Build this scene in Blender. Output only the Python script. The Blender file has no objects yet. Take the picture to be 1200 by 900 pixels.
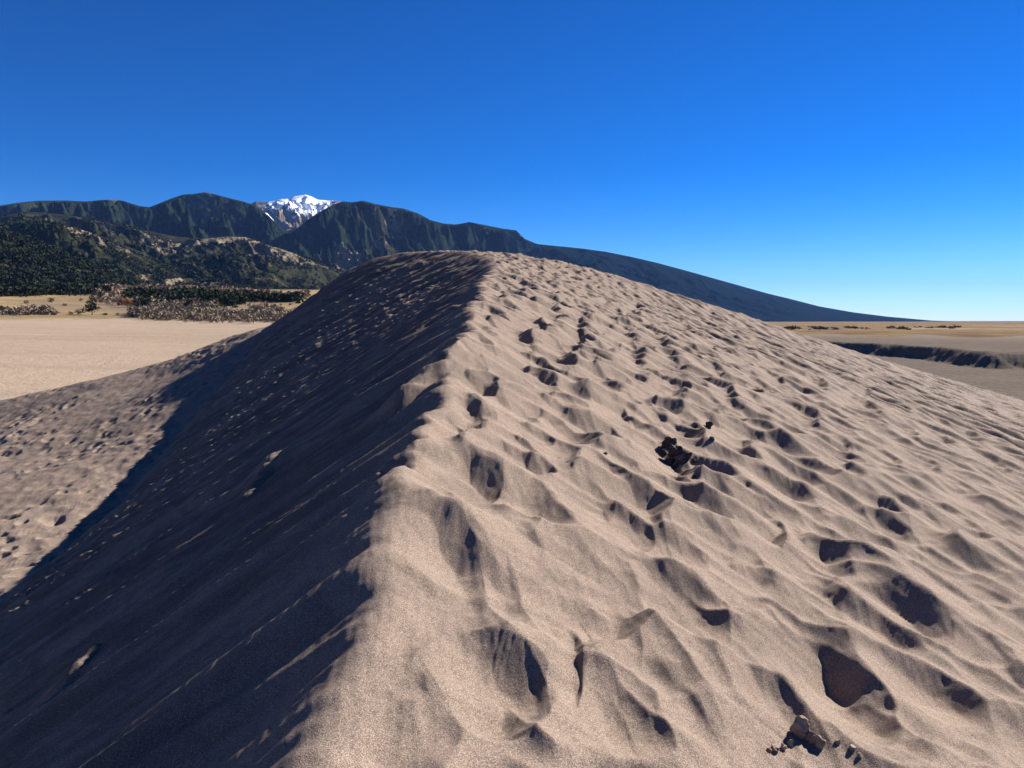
import bpy, math, random
import numpy as np

# ------------------------------------------------------------------ camera
sc = bpy.context.scene
F_PX = 866.0                                  # focal length in photograph pixels (1200 wide)
PITCH = math.atan(74.0 / F_PX)
cam_d = bpy.data.cameras.new("camera")
cam_d.sensor_width = 36.0
cam_d.lens = 36.0 * F_PX / 1200.0
cam_d.clip_start = 0.05
cam_d.clip_end = 90000.0
cam = bpy.data.objects.new("camera", cam_d)
sc.collection.objects.link(cam)
cam.rotation_euler = (math.radians(90) - PITCH, 0, 0)
sc.camera = cam

# ------------------------------------------------------------------ sun, sky, exposure
SUN_EL = math.radians(31.0)
SUN_AZ = math.radians(49.0)                   # clockwise from +Y towards +X
SUN_DIR = np.array([math.cos(SUN_EL)*math.sin(SUN_AZ), math.cos(SUN_EL)*math.cos(SUN_AZ), math.sin(SUN_EL)])
world = bpy.data.worlds.new("World"); sc.world = world; world.use_nodes = True
nt = world.node_tree; nt.nodes.clear()
wo = nt.nodes.new("ShaderNodeOutputWorld"); bg = nt.nodes.new("ShaderNodeBackground")
sky = nt.nodes.new("ShaderNodeTexSky"); sky.sky_type = 'NISHITA'; sky.sun_disc = False
sky.sun_elevation = SUN_EL; sky.sun_rotation = SUN_AZ
sky.altitude = 2600.0; sky.air_density = 1.0; sky.dust_density = 0.0; sky.ozone_density = 2.5
hs = nt.nodes.new("ShaderNodeHueSaturation"); hs.inputs['Saturation'].default_value = 1.52
gm_ = nt.nodes.new("ShaderNodeGamma"); gm_.inputs[1].default_value = 1.25
nt.links.new(sky.outputs[0], hs.inputs['Color']); tn = nt.nodes.new("ShaderNodeMix"); tn.data_type = 'RGBA'; tn.blend_type = 'MULTIPLY'; tn.inputs[0].default_value = 1.0; tn.inputs[7].default_value = (0.111, 0.118, 0.134, 1)
nt.links.new(hs.outputs[0], tn.inputs[6]); nt.links.new(tn.outputs[2], gm_.inputs[0]); g2 = nt.nodes.new("ShaderNodeMix"); g2.data_type = 'RGBA'; g2.blend_type = 'MULTIPLY'; g2.inputs[0].default_value = 1.0; g2.inputs[7].default_value = (7.8, 7.8, 7.8, 1)
nt.links.new(gm_.outputs[0], g2.inputs[6]); nt.links.new(g2.outputs[2], bg.inputs[0])
nt.links.new(bg.outputs[0], wo.inputs[0]); bg.inputs[1].default_value = 0.05
sl = bpy.data.lights.new("sun", 'SUN'); sl.energy = 5.0; sl.angle = math.radians(0.5); sl.color = (1.0, 0.96, 0.91)
so = bpy.data.objects.new("sun", sl); sc.collection.objects.link(so)
so.rotation_euler = (math.radians(90) - SUN_EL, 0, math.pi - SUN_AZ)
vs = sc.view_settings
vs.view_transform = 'Standard'; vs.look = 'None'; vs.gamma = 1.0; vs.use_curve_mapping = False
vs.exposure = 1.28
sc.cycles.max_bounces = 6
sc.cycles.volume_bounces = 0

# ------------------------------------------------------------------ helpers
def ray(u, v):
    """world direction (x, y, z) with y = 1 through photograph pixel (u, v)"""
    cx, cy = (u - 600.0) / F_PX, (450.0 - v) / F_PX
    c, s = math.cos(PITCH), math.sin(PITCH)
    y = c + cy * s; z = -s + cy * c
    return np.array([cx / y, 1.0, z / y])

def pt(u, v, d): return ray(u, v) * d

def hash2(ix, iy, seed):
    with np.errstate(over='ignore'):
        h = (ix.astype(np.int64) * 374761393 + iy.astype(np.int64) * 668265263 + np.int64(seed) * 1442695041) & 0xffffffff
        h = ((h ^ (h >> 13)) * 1274126177) & 0xffffffff
        h = ((h ^ (h >> 16)) * 2246822519) & 0xffffffff
        h = h ^ (h >> 15)
    return (h & 0xffffff).astype(np.float64) / float(0x1000000)

def vnoise(x, y, seed=0):
    """gradient noise, about -1..1"""
    ix = np.floor(x); iy = np.floor(y); fx = x - ix; fy = y - iy
    ix = ix.astype(np.int64); iy = iy.astype(np.int64)
    u = fx*fx*fx*(fx*(fx*6-15)+10); w = fy*fy*fy*(fy*(fy*6-15)+10)
    def g(dx, dy):
        a = hash2(ix+dx, iy+dy, seed) * 2*math.pi
        return np.cos(a)*(fx-dx) + np.sin(a)*(fy-dy)
    a = g(0,0)*(1-u) + g(1,0)*u; b = g(0,1)*(1-u) + g(1,1)*u
    return (a*(1-w) + b*w) * 1.5

def fbm(x, y, octv=4, seed=0, gain=0.5, lac=2.03):
    r = 0; a = 1.0
    for k in range(octv):
        r = r + a*vnoise(x, y, seed + 17*k); a *= gain; x = x*lac + 13.1; y = y*lac - 7.7
    return r

def ridged(x, y, octv=4, seed=0, gain=0.5, lac=2.05):
    r = 0; a = 1.0; w = 1.0; s = 0
    for k in range(octv):
        n = 1.0 - np.abs(vnoise(x, y, seed + 31*k)); n = n*n*w
        r = r + a*n; s += a; w = np.clip(n*1.4, 0, 1); a *= gain; x = x*lac + 5.3; y = y*lac + 9.1
    return r / s

def sstep(a, b, x):
    t = np.clip((x - a) / (b - a), 0, 1); return t*t*(3-2*t)

def smin(a, b, k):
    h = np.clip(0.5 + 0.5*(b-a)/k, 0, 1); return b*(1-h) + a*h - k*h*(1-h)
def smax(a, b, k): return -smin(-a, -b, k)

class TPS:
    def __init__(self, P, lam=1e-4):
        P = np.array(P, float); n = len(P); self.X = P[:, :2]
        d2 = ((self.X[:, None]-self.X[None])**2).sum(-1)
        K = 0.5*d2*np.log(d2 + 1e-12) + np.eye(n)*lam*n
        A = np.zeros((n+3, n+3)); A[:n,:n] = K; A[:n,n] = 1; A[:n,n+1:] = self.X; A[n,:n] = 1; A[n+1:,:n] = self.X.T
        b = np.zeros(n+3); b[:n] = P[:, 2]
        self.w = np.linalg.solve(A, b)
    def __call__(self, x, y):
        r = self.w[-3] + self.w[-2]*x + self.w[-1]*y
        for (px, py), w in zip(self.X, self.w):
            d2 = (x-px)**2 + (y-py)**2 + 1e-12
            r = r + w*0.5*d2*np.log(d2)
        return r

def grid_mesh(name, X, Y, Z, mat, smooth=True):
    """quad grid from 2-D arrays of coordinates"""
    n, m = X.shape
    me = bpy.data.meshes.new(name)
    co = np.stack([X, Y, Z], -1).reshape(-1, 3).astype(np.float32)
    me.vertices.add(n*m); me.vertices.foreach_set("co", co.ravel())
    i = np.arange(n-1)[:, None]*m + np.arange(m-1)[None]
    q = np.stack([i, i+m, i+m+1, i+1], -1).reshape(-1, 4).astype(np.int32)
    nf = len(q)
    me.loops.add(nf*4); me.loops.foreach_set("vertex_index", q.ravel())
    me.polygons.add(nf); me.polygons.foreach_set("loop_start", np.arange(0, nf*4, 4, dtype=np.int32))
    me.update(calc_edges=True)
    if smooth: me.polygons.foreach_set("use_smooth", np.ones(nf, bool))
    me.materials.append(mat)
    o = bpy.data.objects.new(name, me); sc.collection.objects.link(o)
    return o

def tri_mesh(name, V, Fc, mat, smooth=True, parent=None):
    me = bpy.data.meshes.new(name); me.from_pydata([tuple(v) for v in V], [], [tuple(f) for f in Fc])
    if smooth: me.polygons.foreach_set("use_smooth", np.ones(len(me.polygons), bool))
    me.update(); me.materials.append(mat)
    o = bpy.data.objects.new(name, me); sc.collection.objects.link(o)
    if parent: o.parent = parent
    return o

def tag(o, label=None, cat=None, group=None, kind=None):
    if label: o['label'] = label
    if cat: o['category'] = cat
    if group: o['group'] = group
    if kind: o['kind'] = kind
    return o

# ------------------------------------------------------------------ materials
class MB:
    def __init__(self, name, rough=0.9):
        self.m = bpy.data.materials.new(name); self.m.use_nodes = True
        self.t = self.m.node_tree; self.t.nodes.clear()
        self.out = self.n("ShaderNodeOutputMaterial"); self.b = self.n("ShaderNodeBsdfPrincipled")
        self.b.inputs['Roughness'].default_value = rough
        self.b.inputs['Specular IOR Level'].default_value = 0.02 if 'sand' in name else 0.0
        self.l(self.b.outputs[0], self.out.inputs[0])
        self.geo = self.n("ShaderNodeNewGeometry")
    def n(self, k): return self.t.nodes.new(k)
    def l(self, a, b): self.t.links.new(a, b)
    def mapping(self, scale, rot=0.0):
        mp = self.n("ShaderNodeMapping"); mp.inputs['Scale'].default_value = scale; mp.inputs['Rotation'].default_value = (0, 0, rot)
        self.l(self.geo.outputs['Position'], mp.inputs[0]); return mp.outputs[0]
    def noise(self, scale, detail=3, rough=0.5, vec=None, dist=0.0):
        x = self.n("ShaderNodeTexNoise"); x.inputs['Scale'].default_value = scale; x.inputs['Detail'].default_value = detail
        x.inputs['Roughness'].default_value = rough; x.inputs['Distortion'].default_value = dist
        self.l(vec if vec is not None else self.geo.outputs['Position'], x.inputs['Vector']); return x.outputs[0]
    def ramp(self, fac, stops):
        r = self.n("ShaderNodeValToRGB"); e = r.color_ramp.elements
        while len(e) < len(stops): e.new(0.5)
        for el, (p, c) in zip(e, stops):
            el.position = p; el.color = (c, c, c, 1) if isinstance(c, (int, float)) else (*c, 1)
        self.l(fac, r.inputs[0]); return r.outputs[0]
    def mix(self, fac, a, b, mode='MIX'):
        x = self.n("ShaderNodeMix"); x.data_type = 'RGBA'; x.blend_type = mode
        for s, i in ((fac, 0), (a, 6), (b, 7)):
            if isinstance(s, (int, float)): x.inputs[i].default_value = s
            elif isinstance(s, tuple): x.inputs[i].default_value = (*s, 1)
            else: self.l(s, x.inputs[i])
        return x.outputs[2]
    def math(self, op, a, b=0.0, clamp=False):
        x = self.n("ShaderNodeMath"); x.operation = op; x.use_clamp = clamp
        for s, i in ((a, 0), (b, 1)):
            if isinstance(s, (int, float)): x.inputs[i].default_value = s
            else: self.l(s, x.inputs[i])
        return x.outputs[0]
    def bump(self, h, strength=0.5, dist=0.01, prev=None):
        x = self.n("ShaderNodeBump"); x.inputs['Strength'].default_value = strength; x.inputs['Distance'].default_value = dist
        self.l(h, x.inputs['Height'])
        if prev is not None: self.l(prev, x.inputs['Normal'])
        return x.outputs[0]
    def attr(self, name):
        x = self.n("ShaderNodeAttribute"); x.attribute_name = name; return x.outputs['Fac']
    def color(self, c):
        if isinstance(c, tuple): self.b.inputs['Base Color'].default_value = (*c, 1)
        else: self.l(c, self.b.inputs['Base Color'])
    def normal(self, n): self.l(n, self.b.inputs['Normal'])

# sand of the dune
s = MB("dune_sand", 0.85)
grain = s.noise(260, 2, 0.7); grain2 = s.noise(90, 2, 0.6); mid = s.noise(6, 4, 0.6); big = s.noise(0.5, 3, 0.55)
patch = s.noise(1.7, 5, 0.65, dist=1.2)
c = s.mix(s.ramp(big, [(0.3, 0.0), (0.7, 1.0)]), (0.256, 0.186, 0.140), (0.290, 0.211, 0.160))
c = s.mix(s.ramp(mid, [(0.45, 0.0), (0.75, 0.5)]), c, (0.18, 0.134, 0.100))
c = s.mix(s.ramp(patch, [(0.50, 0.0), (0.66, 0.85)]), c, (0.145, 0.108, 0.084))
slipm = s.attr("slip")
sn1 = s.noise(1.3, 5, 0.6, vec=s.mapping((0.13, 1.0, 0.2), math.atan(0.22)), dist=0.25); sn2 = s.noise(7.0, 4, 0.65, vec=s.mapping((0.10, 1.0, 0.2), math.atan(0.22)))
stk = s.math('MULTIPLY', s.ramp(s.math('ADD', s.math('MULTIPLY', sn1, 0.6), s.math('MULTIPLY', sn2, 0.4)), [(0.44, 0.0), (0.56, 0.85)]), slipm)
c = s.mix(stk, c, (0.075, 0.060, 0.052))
c = s.mix(s.ramp(grain, [(0.36, 0.85), (0.50, 0.0)]), c, (0.055, 0.046, 0.042))
c = s.mix(s.ramp(grain, [(0.53, 0.0), (0.66, 0.85)]), c, (0.46, 0.37, 0.28))
c = s.mix(s.ramp(grain2, [(0.35, 0.6), (0.5, 0.0)]), c, (0.12, 0.092, 0.077))
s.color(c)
bn = s.bump(grain, 0.5, 0.004)
bn = s.bump(grain2, 0.22, 0.006, bn)
s.normal(bn)
SAND = s.m

# ------------------------------------------------------------------ the dune: base surfaces
crest = [(362,930,1.85),(378,900,1.98),(392,840,2.2),(414,760,2.56),(438,690,3.0),(450,640,3.4),(468,580,4.05),(490,520,5.02),(508,475,6.1),
         (532,430,7.9),(545,395,10.0),(560,350,15.7),(572,322,24.5),(579,306,36),(562,297,46),(525,293,52),(480,295,56),(440,301,57),
         (400,322,58),(370,345,59),(300,384,62)]
crestP = [pt(*c) for c in crest]
def wplane(x, y): return -1.62 - 0.29*x + 0.122*y
W = [tuple(p) for p in crestP]
for y in (1.0, 3, 6, 10, 16, 24, 33, 41):
    for x in (1.2, 3, 6, 10, 16, 24, 34):
        if x < y*1.0 + 3: W.append((x, y, wplane(x, y) - 0.004*max(0, x-3)**1.5*0))
W += [(-0.45, 0, -1.52), (-0.4, -6, -1.9), (-0.4, -20, -4), (3, -6, -2.6), (10, -6, -4.9), (3, -20, -5), (12, -20, -8), (40, 0, -13.5), (60, 20, -16), (40, -20, -15)]
for u, v, d in ((600,298,50),(640,304,51),(700,318,52),(770,340,52),(870,372,52),(1000,415,52),(1200,473,52)): W.append(tuple(pt(u, v, d)))
W += [(-4,62,3.6),(4,62,2.2),(14,64,-1.6),(28,64,-5.5),(45,60,-10),(60,60,-14),(-12,67,0.5),(2,80,-3),(20,80,-8),(45,85,-15),
      (-20,72,-6),(0,100,-14),(30,105,-18),(-30,95,-12),(80,30,-20),(60,95,-20),(-26,72,-7)]
Wf = TPS(W, 2e-3)

base_l = [(0,712,19.0),(60,662,23.0),(130,602,28.5),(200,522,36.0),(270,442,46.0),(300,404,53.0)]
S = [tuple(p) for p in crestP[:-1]]
S += [(-0.42, 0, -1.52), (-0.4, -6, -1.9), (-0.4, -20, -4), (-8, -20, -9), (-13, -6, -9.6), (-10, -6, -7.9)]
for u, v, d in base_l:
    p = pt(u, v, d); S.append(tuple(p))
for k in (0, 1, 2):                                        # straight fall lines between the crest and the foot
    pass
S += [(-5.0, 3, -4.1), (-8.5, 6, -6.05), (-5.0, 9, -3.3), (-12.5, 12, -7.8), (-20, 20, -12), (-26, 34, -13.5), (-30, 45, -12.5)]
Sf = TPS(S, 1e-3)

G = [tuple(p) for p in [pt(*b) for b in base_l]]
for u, v, d in ((0,600,29),(0,520,43),(100,520,40),(100,460,54),(0,490,54),(200,442,54),(300,386,61),(200,421,60),(100,447,62),(0,470,63),(-250,500,70),(-250,620,30),(-250,800,17)):
    G.append(tuple(pt(u, v, d)))
G += [(-14,0,-8.6),(-13,-20,-9.5),(-30,0,-9.5),(-30,-20,-10.5),(-60,10,-10),(-60,60,-12),(-45,95,-17),(-20,88,-12),(-24,76,-7),(-75,90,-18),(-10,0,-8.4),(-10,-20,-9.2),
      (0,40,-9),(0,10,-10),(10,0,-12),(30,30,-18),(10,70,-12),(40,70,-22),(0,110,-20),(-80,0,-13),(-90,50,-18),(0,-30,-12),(-5,85,-8)]
Gf = TPS(G, 2e-2)

def wedge(x, y, ua, va, da, ub, vb, db, h, w, sharp=1.0):
    """a raised tapering ridge from pixel point a to b"""
    A = pt(ua, va, da)[:2]; B = pt(ub, vb, db)[:2]; D = B - A; L = np.hypot(*D); D /= L
    t = ((x-A[0])*D[0] + (y-A[1])*D[1]) / L; q = np.abs(-(x-A[0])*D[1] + (y-A[1])*D[0])
    tc = np.clip(t, 0, 1); ww = w*(1.0 - 0.55*tc)
    prof = np.clip(1 - np.hypot(q, np.maximum(0, np.abs(t-0.5)-0.5)*L) / ww, 0, 1)
    return h*prof**sharp*(1-0.2*tc)

def wedge_px(x, y, ua, va, ub, vb, h, w, sharp=1.0):
    A = on_base(ua, va)[0]; B = on_base(ub, vb)[0]; D = B - A; L = np.hypot(*D); D = D/L
    t = ((x-A[0])*D[0] + (y-A[1])*D[1]) / L; q = np.abs(-(x-A[0])*D[1] + (y-A[1])*D[0])
    end = np.maximum(0, np.abs(t-0.5)-0.5)*L
    return h*np.clip(1 - np.hypot(q, end)/w, 0, 1)**sharp

def base_height(x, y):
    w = Wf(x, y); sl = Sf(x, y); g = Gf(x, y)
    d = np.hypot(x, y)
    sl = sl + (0.065*vnoise(y*1.1 - x*0.25, x*0.35, 501) + 0.05*vnoise(y*3.1 - x*0.7, x*0.8, 502) + 0.015*vnoise(y*9 - x*2, x*1.5, 503))*sstep(3.0, 0.3, np.abs(sl-w))*(1+0.05*np.minimum(d, 30))
    z = smin(w, sl, 0.05 + 0.006*np.minimum(d, 40) + 0.07*sstep(4.0, 2.2, d))
    z = smax(z, g, 0.35)
    return z, w, sl, g

def on_base(us, vs_):
    """intersect pixel rays with the base surface by marching"""
    us = np.atleast_1d(np.asarray(us, float)); vs_ = np.atleast_1d(np.asarray(vs_, float))
    R = np.array([ray(a, b) for a, b in zip(us, vs_)])
    ds = np.exp(np.linspace(math.log(1.2), math.log(75), 700))
    X = R[:, 0:1]*ds; Y = R[:, 1:2]*ds; Zr = R[:, 2:3]*ds
    Zb = base_height(X, Y)[0]
    below = Zr < Zb
    k = np.where(below.any(1), below.argmax(1), len(ds)-1); k = np.maximum(k, 1)
    i = np.arange(len(us)); a = (Zr-Zb)[i, k-1]; b = (Zr-Zb)[i, k]
    t = np.clip(a/(a-b+1e-9), 0, 1); d = ds[k-1]*(1-t) + ds[k]*t
    return R[:, :2]*d[:, None]

# ------------------------------------------------------------------ traced footprints and hollows: u, v, long, short, angle, depth (m)
PITS = [
 (668,524,9,7,0,.12),(655,542,27,26,60,.07),(617,556,21,12,20,.09),(572,563,24,15,15,.08),(622,590,16,12,20,.09),(538,580,22,13,35,.06),
 (700,580,24,20,50,.10),(680,565,20,26,40,.06),(612,638,26,24,10,.08),(742,618,44,30,20,.09),(772,598,10,20,-20,.08),(690,650,26,16,50,.12),
 (722,697,40,28,20,.11),(548,690,24,30,0,.06),(558,737,16,11,60,.09),(625,682,34,24,10,.07),(648,712,20,13,0,.08),(668,772,50,12,93,.17),
 (668,768,26,10,100,.13),(662,862,20,16,90,.06),(750,765,34,20,45,.06),(790,800,60,10,48,.045),
 (530,471,32,15,-6,.13),(553,447,26,8,-6,.08),(618,464,23,10,8,.10),(588,472,15,9,0,.07),(612,487,16,8,20,.08),(594,495,14,9,10,.09),
 (630,488,5,8,80,.08),(577,514,25,11,10,.07),(612,530,22,13,20,.06),(530,528,32,10,0,.06),(512,552,28,8,-5,.04),
 (670,449,9,5,20,.06),(663,470,20,10,25,.08),(722,472,26,14,55,.13),(688,462,30,17,25,.05),(752,453,22,9,-8,.14),(787,448,20,9,38,.12),
 (665,495,36,18,20,.09),(797,493,26,10,18,.20),(772,478,26,8,32,.10),(790,528,34,16,52,.24),(768,508,22,12,30,.12),(758,572,18,8,10,.08),(798,573,20,10,30,.06),
 (672,389,14,9,-22,.22),(655,405,18,11,32,.16),(610,387,18,9,30,.16),(608,409,20,10,10,.14),(632,415,16,9,20,.12),
 (630,437,22,10,6,.14),(616,468,20,9,4,.08),(677,374,9,7,45,.14),(716,373,9,6,10,.12),(733,384,13,9,45,.14),(732,360,15,4,10,.10),(721,397,11,5,10,.14),
 (742,402,14,8,35,.16),(745,425,16,9,35,.14),(712,455,16,10,20,.10),(690,420,8,5,10,.12),(676,436,12,6,10,.12),(640,362,14,5,5,.16),(622,366,11,4,10,.14),
 (627,377,11,4,10,.16),(645,356,9,4,15,.12),(705,351,12,4,15,.12),(724,361,9,5,35,.14),(745,357,6,3,20,.14),(770,393,14,6,25,.14),(785,420,18,7,28,.12),
 (780,449,15,9,42,.13),(771,419,7,4,20,.12),(650,420,20,10,20,.08),(700,432,22,9,20,.08),
 (912,607,13,14,0,.26),(890,580,32,8,42,.15),(938,618,24,10,58,.08),(965,642,34,15,35,.14),(888,655,26,18,62,.11),(903,632,26,7,30,.09),(962,682,44,18,34,.13),
 (990,709,16,6,10,.09),(815,692,14,8,50,.08),(860,650,40,9,55,.05),(975,772,60,22,42,.30),(1015,805,45,20,42,.30),(1025,748,20,7,45,.08),(908,858,30,26,70,.12),
 (1032,600,38,8,28,.17),(1022,578,14,7,20,.08),(1068,634,18,8,42,.10),(1098,613,22,9,35,.10),(1132,612,26,8,28,.08),(1115,570,30,8,20,.08),
 (1190,612,16,5,30,.09),(1062,664,10,5,50,.05),(1155,692,46,12,32,.06),(1150,762,60,18,38,.10),(1195,735,30,8,35,.08),(1105,700,50,8,36,.03),
 (865,506,15,7,42,.10),(935,482,22,8,15,.12),(985,516,14,6,20,.14),(1010,456,10,4,20,.14),(1008,471,24,7,30,.10),(957,446,12,4,25,.12),
 (983,538,14,5,20,.14),(1035,530,18,6,20,.10),(1100,512,16,4,20,.10),(925,562,34,8,20,.08),(960,600,22,9,50,.06),(890,545,30,8,30,.06),
 (1150,470,12,3,20,.12),(1185,485,12,3,20,.10),(1135,508,16,4,24,.12),(1160,540,22,5,24,.10),(1080,535,20,5,24,.10),(1060,500,16,4,24,.10),
 (836,430,12,4,25,.10),(850,455,14,5,30,.10),(830,400,9,3,20,.12),(870,420,10,3,22,.12),(905,440,12,4,22,.12),(800,380,8,3,20,.14),(840,470,16,5,32,.10),
 (860,690,24,10,50,.05),(870,760,30,10,55,.05),(930,820,36,8,55,.04),(1080,850,60,14,45,.05),(1130,880,50,12,45,.05),(820,840,40,10,60,.04),(500,740,60,8,-25,.025),
 (490,700,75,48,-10,.085),(555,835,80,40,15,.04),(430,800,60,30,-20,.04),(510,620,50,22,10,.05),(600,770,24,12,60,.05),(720,830,34,10,62,.05),(560,850,40,20,60,.025),
]
P0 = np.array([(p[0], p[1]) for p in PITS], float)
ang = np.radians([p[4] for p in PITS]); LA = np.array([p[2] for p in PITS])*1.5; SA = np.array([p[3] for p in PITS])*1.8
cen = P0 + np.stack([-0.25*SA, 0.22*SA], -1)
C0 = on_base(cen[:,0], cen[:,1])
C1 = on_base(cen[:,0]+np.cos(ang)*LA*0.5, cen[:,1]+np.sin(ang)*LA*0.5)
C2 = on_base(cen[:,0]-np.cos(ang)*LA*0.5, cen[:,1]-np.sin(ang)*LA*0.5)
D1 = on_base(cen[:,0]-np.sin(ang)*SA*0.5, cen[:,1]+np.cos(ang)*SA*0.5)
D2 = on_base(cen[:,0]+np.sin(ang)*SA*0.5, cen[:,1]-np.cos(ang)*SA*0.5)
AX = (C1-C2); BX = (D1-D2)
PD = np.array([p[5] for p in PITS])
RM = np.minimum(np.hypot(AX[:,0],AX[:,1]), np.hypot(BX[:,0],BX[:,1]))
RG = np.sqrt(np.hypot(AX[:,0],AX[:,1])*np.hypot(BX[:,0],BX[:,1]))
PDEP = np.where(PD >= .165, np.minimum(PD*0.75, 0.42*RG), np.minimum(PD*1.25, RG*np.where(PD >= .12, 0.23, 0.19)))
sun2 = SUN_DIR[:2]/np.hypot(*SUN_DIR[:2])

RIDGES = [([(462,625),(500,611),(535,608),(562,640),(600,666)],.06,.10),([(600,666),(640,655),(672,672)],.03,.07),
 ([(640,560),(672,600),(700,640),(735,668)],.05,.09),([(667,733),(677,747),(707,757),(750,735),(790,712)],.07,.10),([(690,690),(703,700),(716,703)],.04,.07),
 ([(500,803),(433,822),(367,848)],.05,.10),([(548,742),(500,757),(455,786)],.045,.08),([(596,800),(625,860),(650,884),(675,876)],.05,.07),
 ([(790,664),(830,700),(867,718),(903,703),(923,723),(960,803)],.08,.11),([(868,642),(900,690),(940,716),(1010,742),(1065,768)],.07,.11),
 ([(715,775),(760,830),(800,870),(835,905)],.04,.07),([(735,690),(790,745),(830,800),(852,850),(880,895)],.06,.10),([(560,640),(575,700),(600,740),(625,775)],.04,.08),
 ([(930,640),(975,668),(1015,695),(1060,712)],.06,.10),([(620,520),(655,560),(690,585)],.06,.10),([(740,500),(790,560),(830,600),(880,640)],.07,.13),
 ([(500,480),(545,478),(590,470),(640,476)],.06,.12),([(490,520),(540,505),(585,510),(640,545)],.05,.11),([(560,430),(620,428),(680,440),(720,470)],.08,.16),
 ([(1010,690),(1080,740),(1150,800),(1200,850)],.06,.14),([(900,600),(960,640),(1030,670),(1110,720),(1200,770)],.06,.14),([(950,540),(1040,580),(1130,640),(1200,680)],.07,.18),
 ([(850,470),(930,520),(1010,560),(1100,600),(1200,650)],.08,.2),([(880,430),(980,480),(1090,520),(1200,570)],.08,.25),([(900,760),(960,840),(1000,900)],.04,.09)]
RIDGE_XY = [(on_base([p[0] for p in r_[0]], [p[1] for p in r_[0]]), r_[1], r_[2]) for r_ in RIDGES]
def crest_x(y): return np.interp(y, [p[1] for p in crestP[:15]], [p[0] for p in crestP[:15]])

def bowls(x, y, cell, dirv, aspect, seed, dmin, dmax, k=26.0, skew=0.30, rfac=0.72, power=1.08):
    """trampled surface: concave bowls that meet in crisp ridges"""
    dn = np.hypot(*dirv); a = (x*dirv[0] + y*dirv[1])/dn/aspect; b = (-x*dirv[1] + y*dirv[0])/dn
    sa = (sun2[0]*dirv[0] + sun2[1]*dirv[1])/dn; sb = (-sun2[0]*dirv[1] + sun2[1]*dirv[0])/dn
    ca = np.floor(a/cell).astype(np.int64); cb = np.floor(b/cell).astype(np.int64)
    acc = np.full(x.shape, np.exp(k*0.0))
    for i in (-1, 0, 1):
        for j in (-1, 0, 1):
            ia, ib = ca+i, cb+j
            px = (ia + 0.5 + 0.9*(hash2(ia, ib, seed)-0.5))*cell; py = (ib + 0.5 + 0.9*(hash2(ia, ib, seed+1)-0.5))*cell
            R = cell*(rfac + 0.35*(hash2(ia, ib, seed+2)-0.5)); D = dmin + (dmax-dmin)*hash2(ia, ib, seed+3)**1.6
            da = (a-px)/R; db = (b-py)/R; rho = da*da + db*db
            sx = np.clip(da*sa + db*sb, -1, 1)
            h = -D*np.clip(1-rho, 0, 1)**power*(1 + skew*1.3*sx)
            acc = acc + np.exp(-h*k/0.1) - 1.0
    return -np.log(np.maximum(acc, 1e-9))*0.1/k

def cusps(x, y, cell, dirv, aspect, seed, dmin, dmax, top=0.012):
    """trodden sand: smooth bowls that meet in thin sharp ridges"""
    dn = np.hypot(*dirv); a = (x*dirv[0] + y*dirv[1])/dn/aspect; b = (-x*dirv[1] + y*dirv[0])/dn
    sa = (sun2[0]*dirv[0] + sun2[1]*dirv[1])/dn; sb = (-sun2[0]*dirv[1] + sun2[1]*dirv[0])/dn
    ca = np.floor(a/cell).astype(np.int64); cb = np.floor(b/cell).astype(np.int64)
    best = np.full(x.shape, 9.0)
    for i in (-1, 0, 1):
        for j in (-1, 0, 1):
            ia, ib = ca+i, cb+j
            px = (ia + 0.5 + 0.85*(hash2(ia, ib, seed)-0.5))*cell; py = (ib + 0.5 + 0.85*(hash2(ia, ib, seed+1)-0.5))*cell
            da = a-px; db = b-py; s_ = da*sa + db*sb; t_ = -da*sb + db*sa
            R = cell*0.5*(0.8 + 0.6*hash2(ia, ib, seed+2)); D = dmin + (dmax-dmin)*hash2(ia, ib, seed+3)
            sk = np.where(s_ > 0, 1.45, 0.75)
            rho = (t_*t_ + s_*s_*sk)/(R*R)
            best = smin(best, D*(rho-1), 0.004)
    return smin(best, np.full_like(best, 0.06), top)

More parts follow.
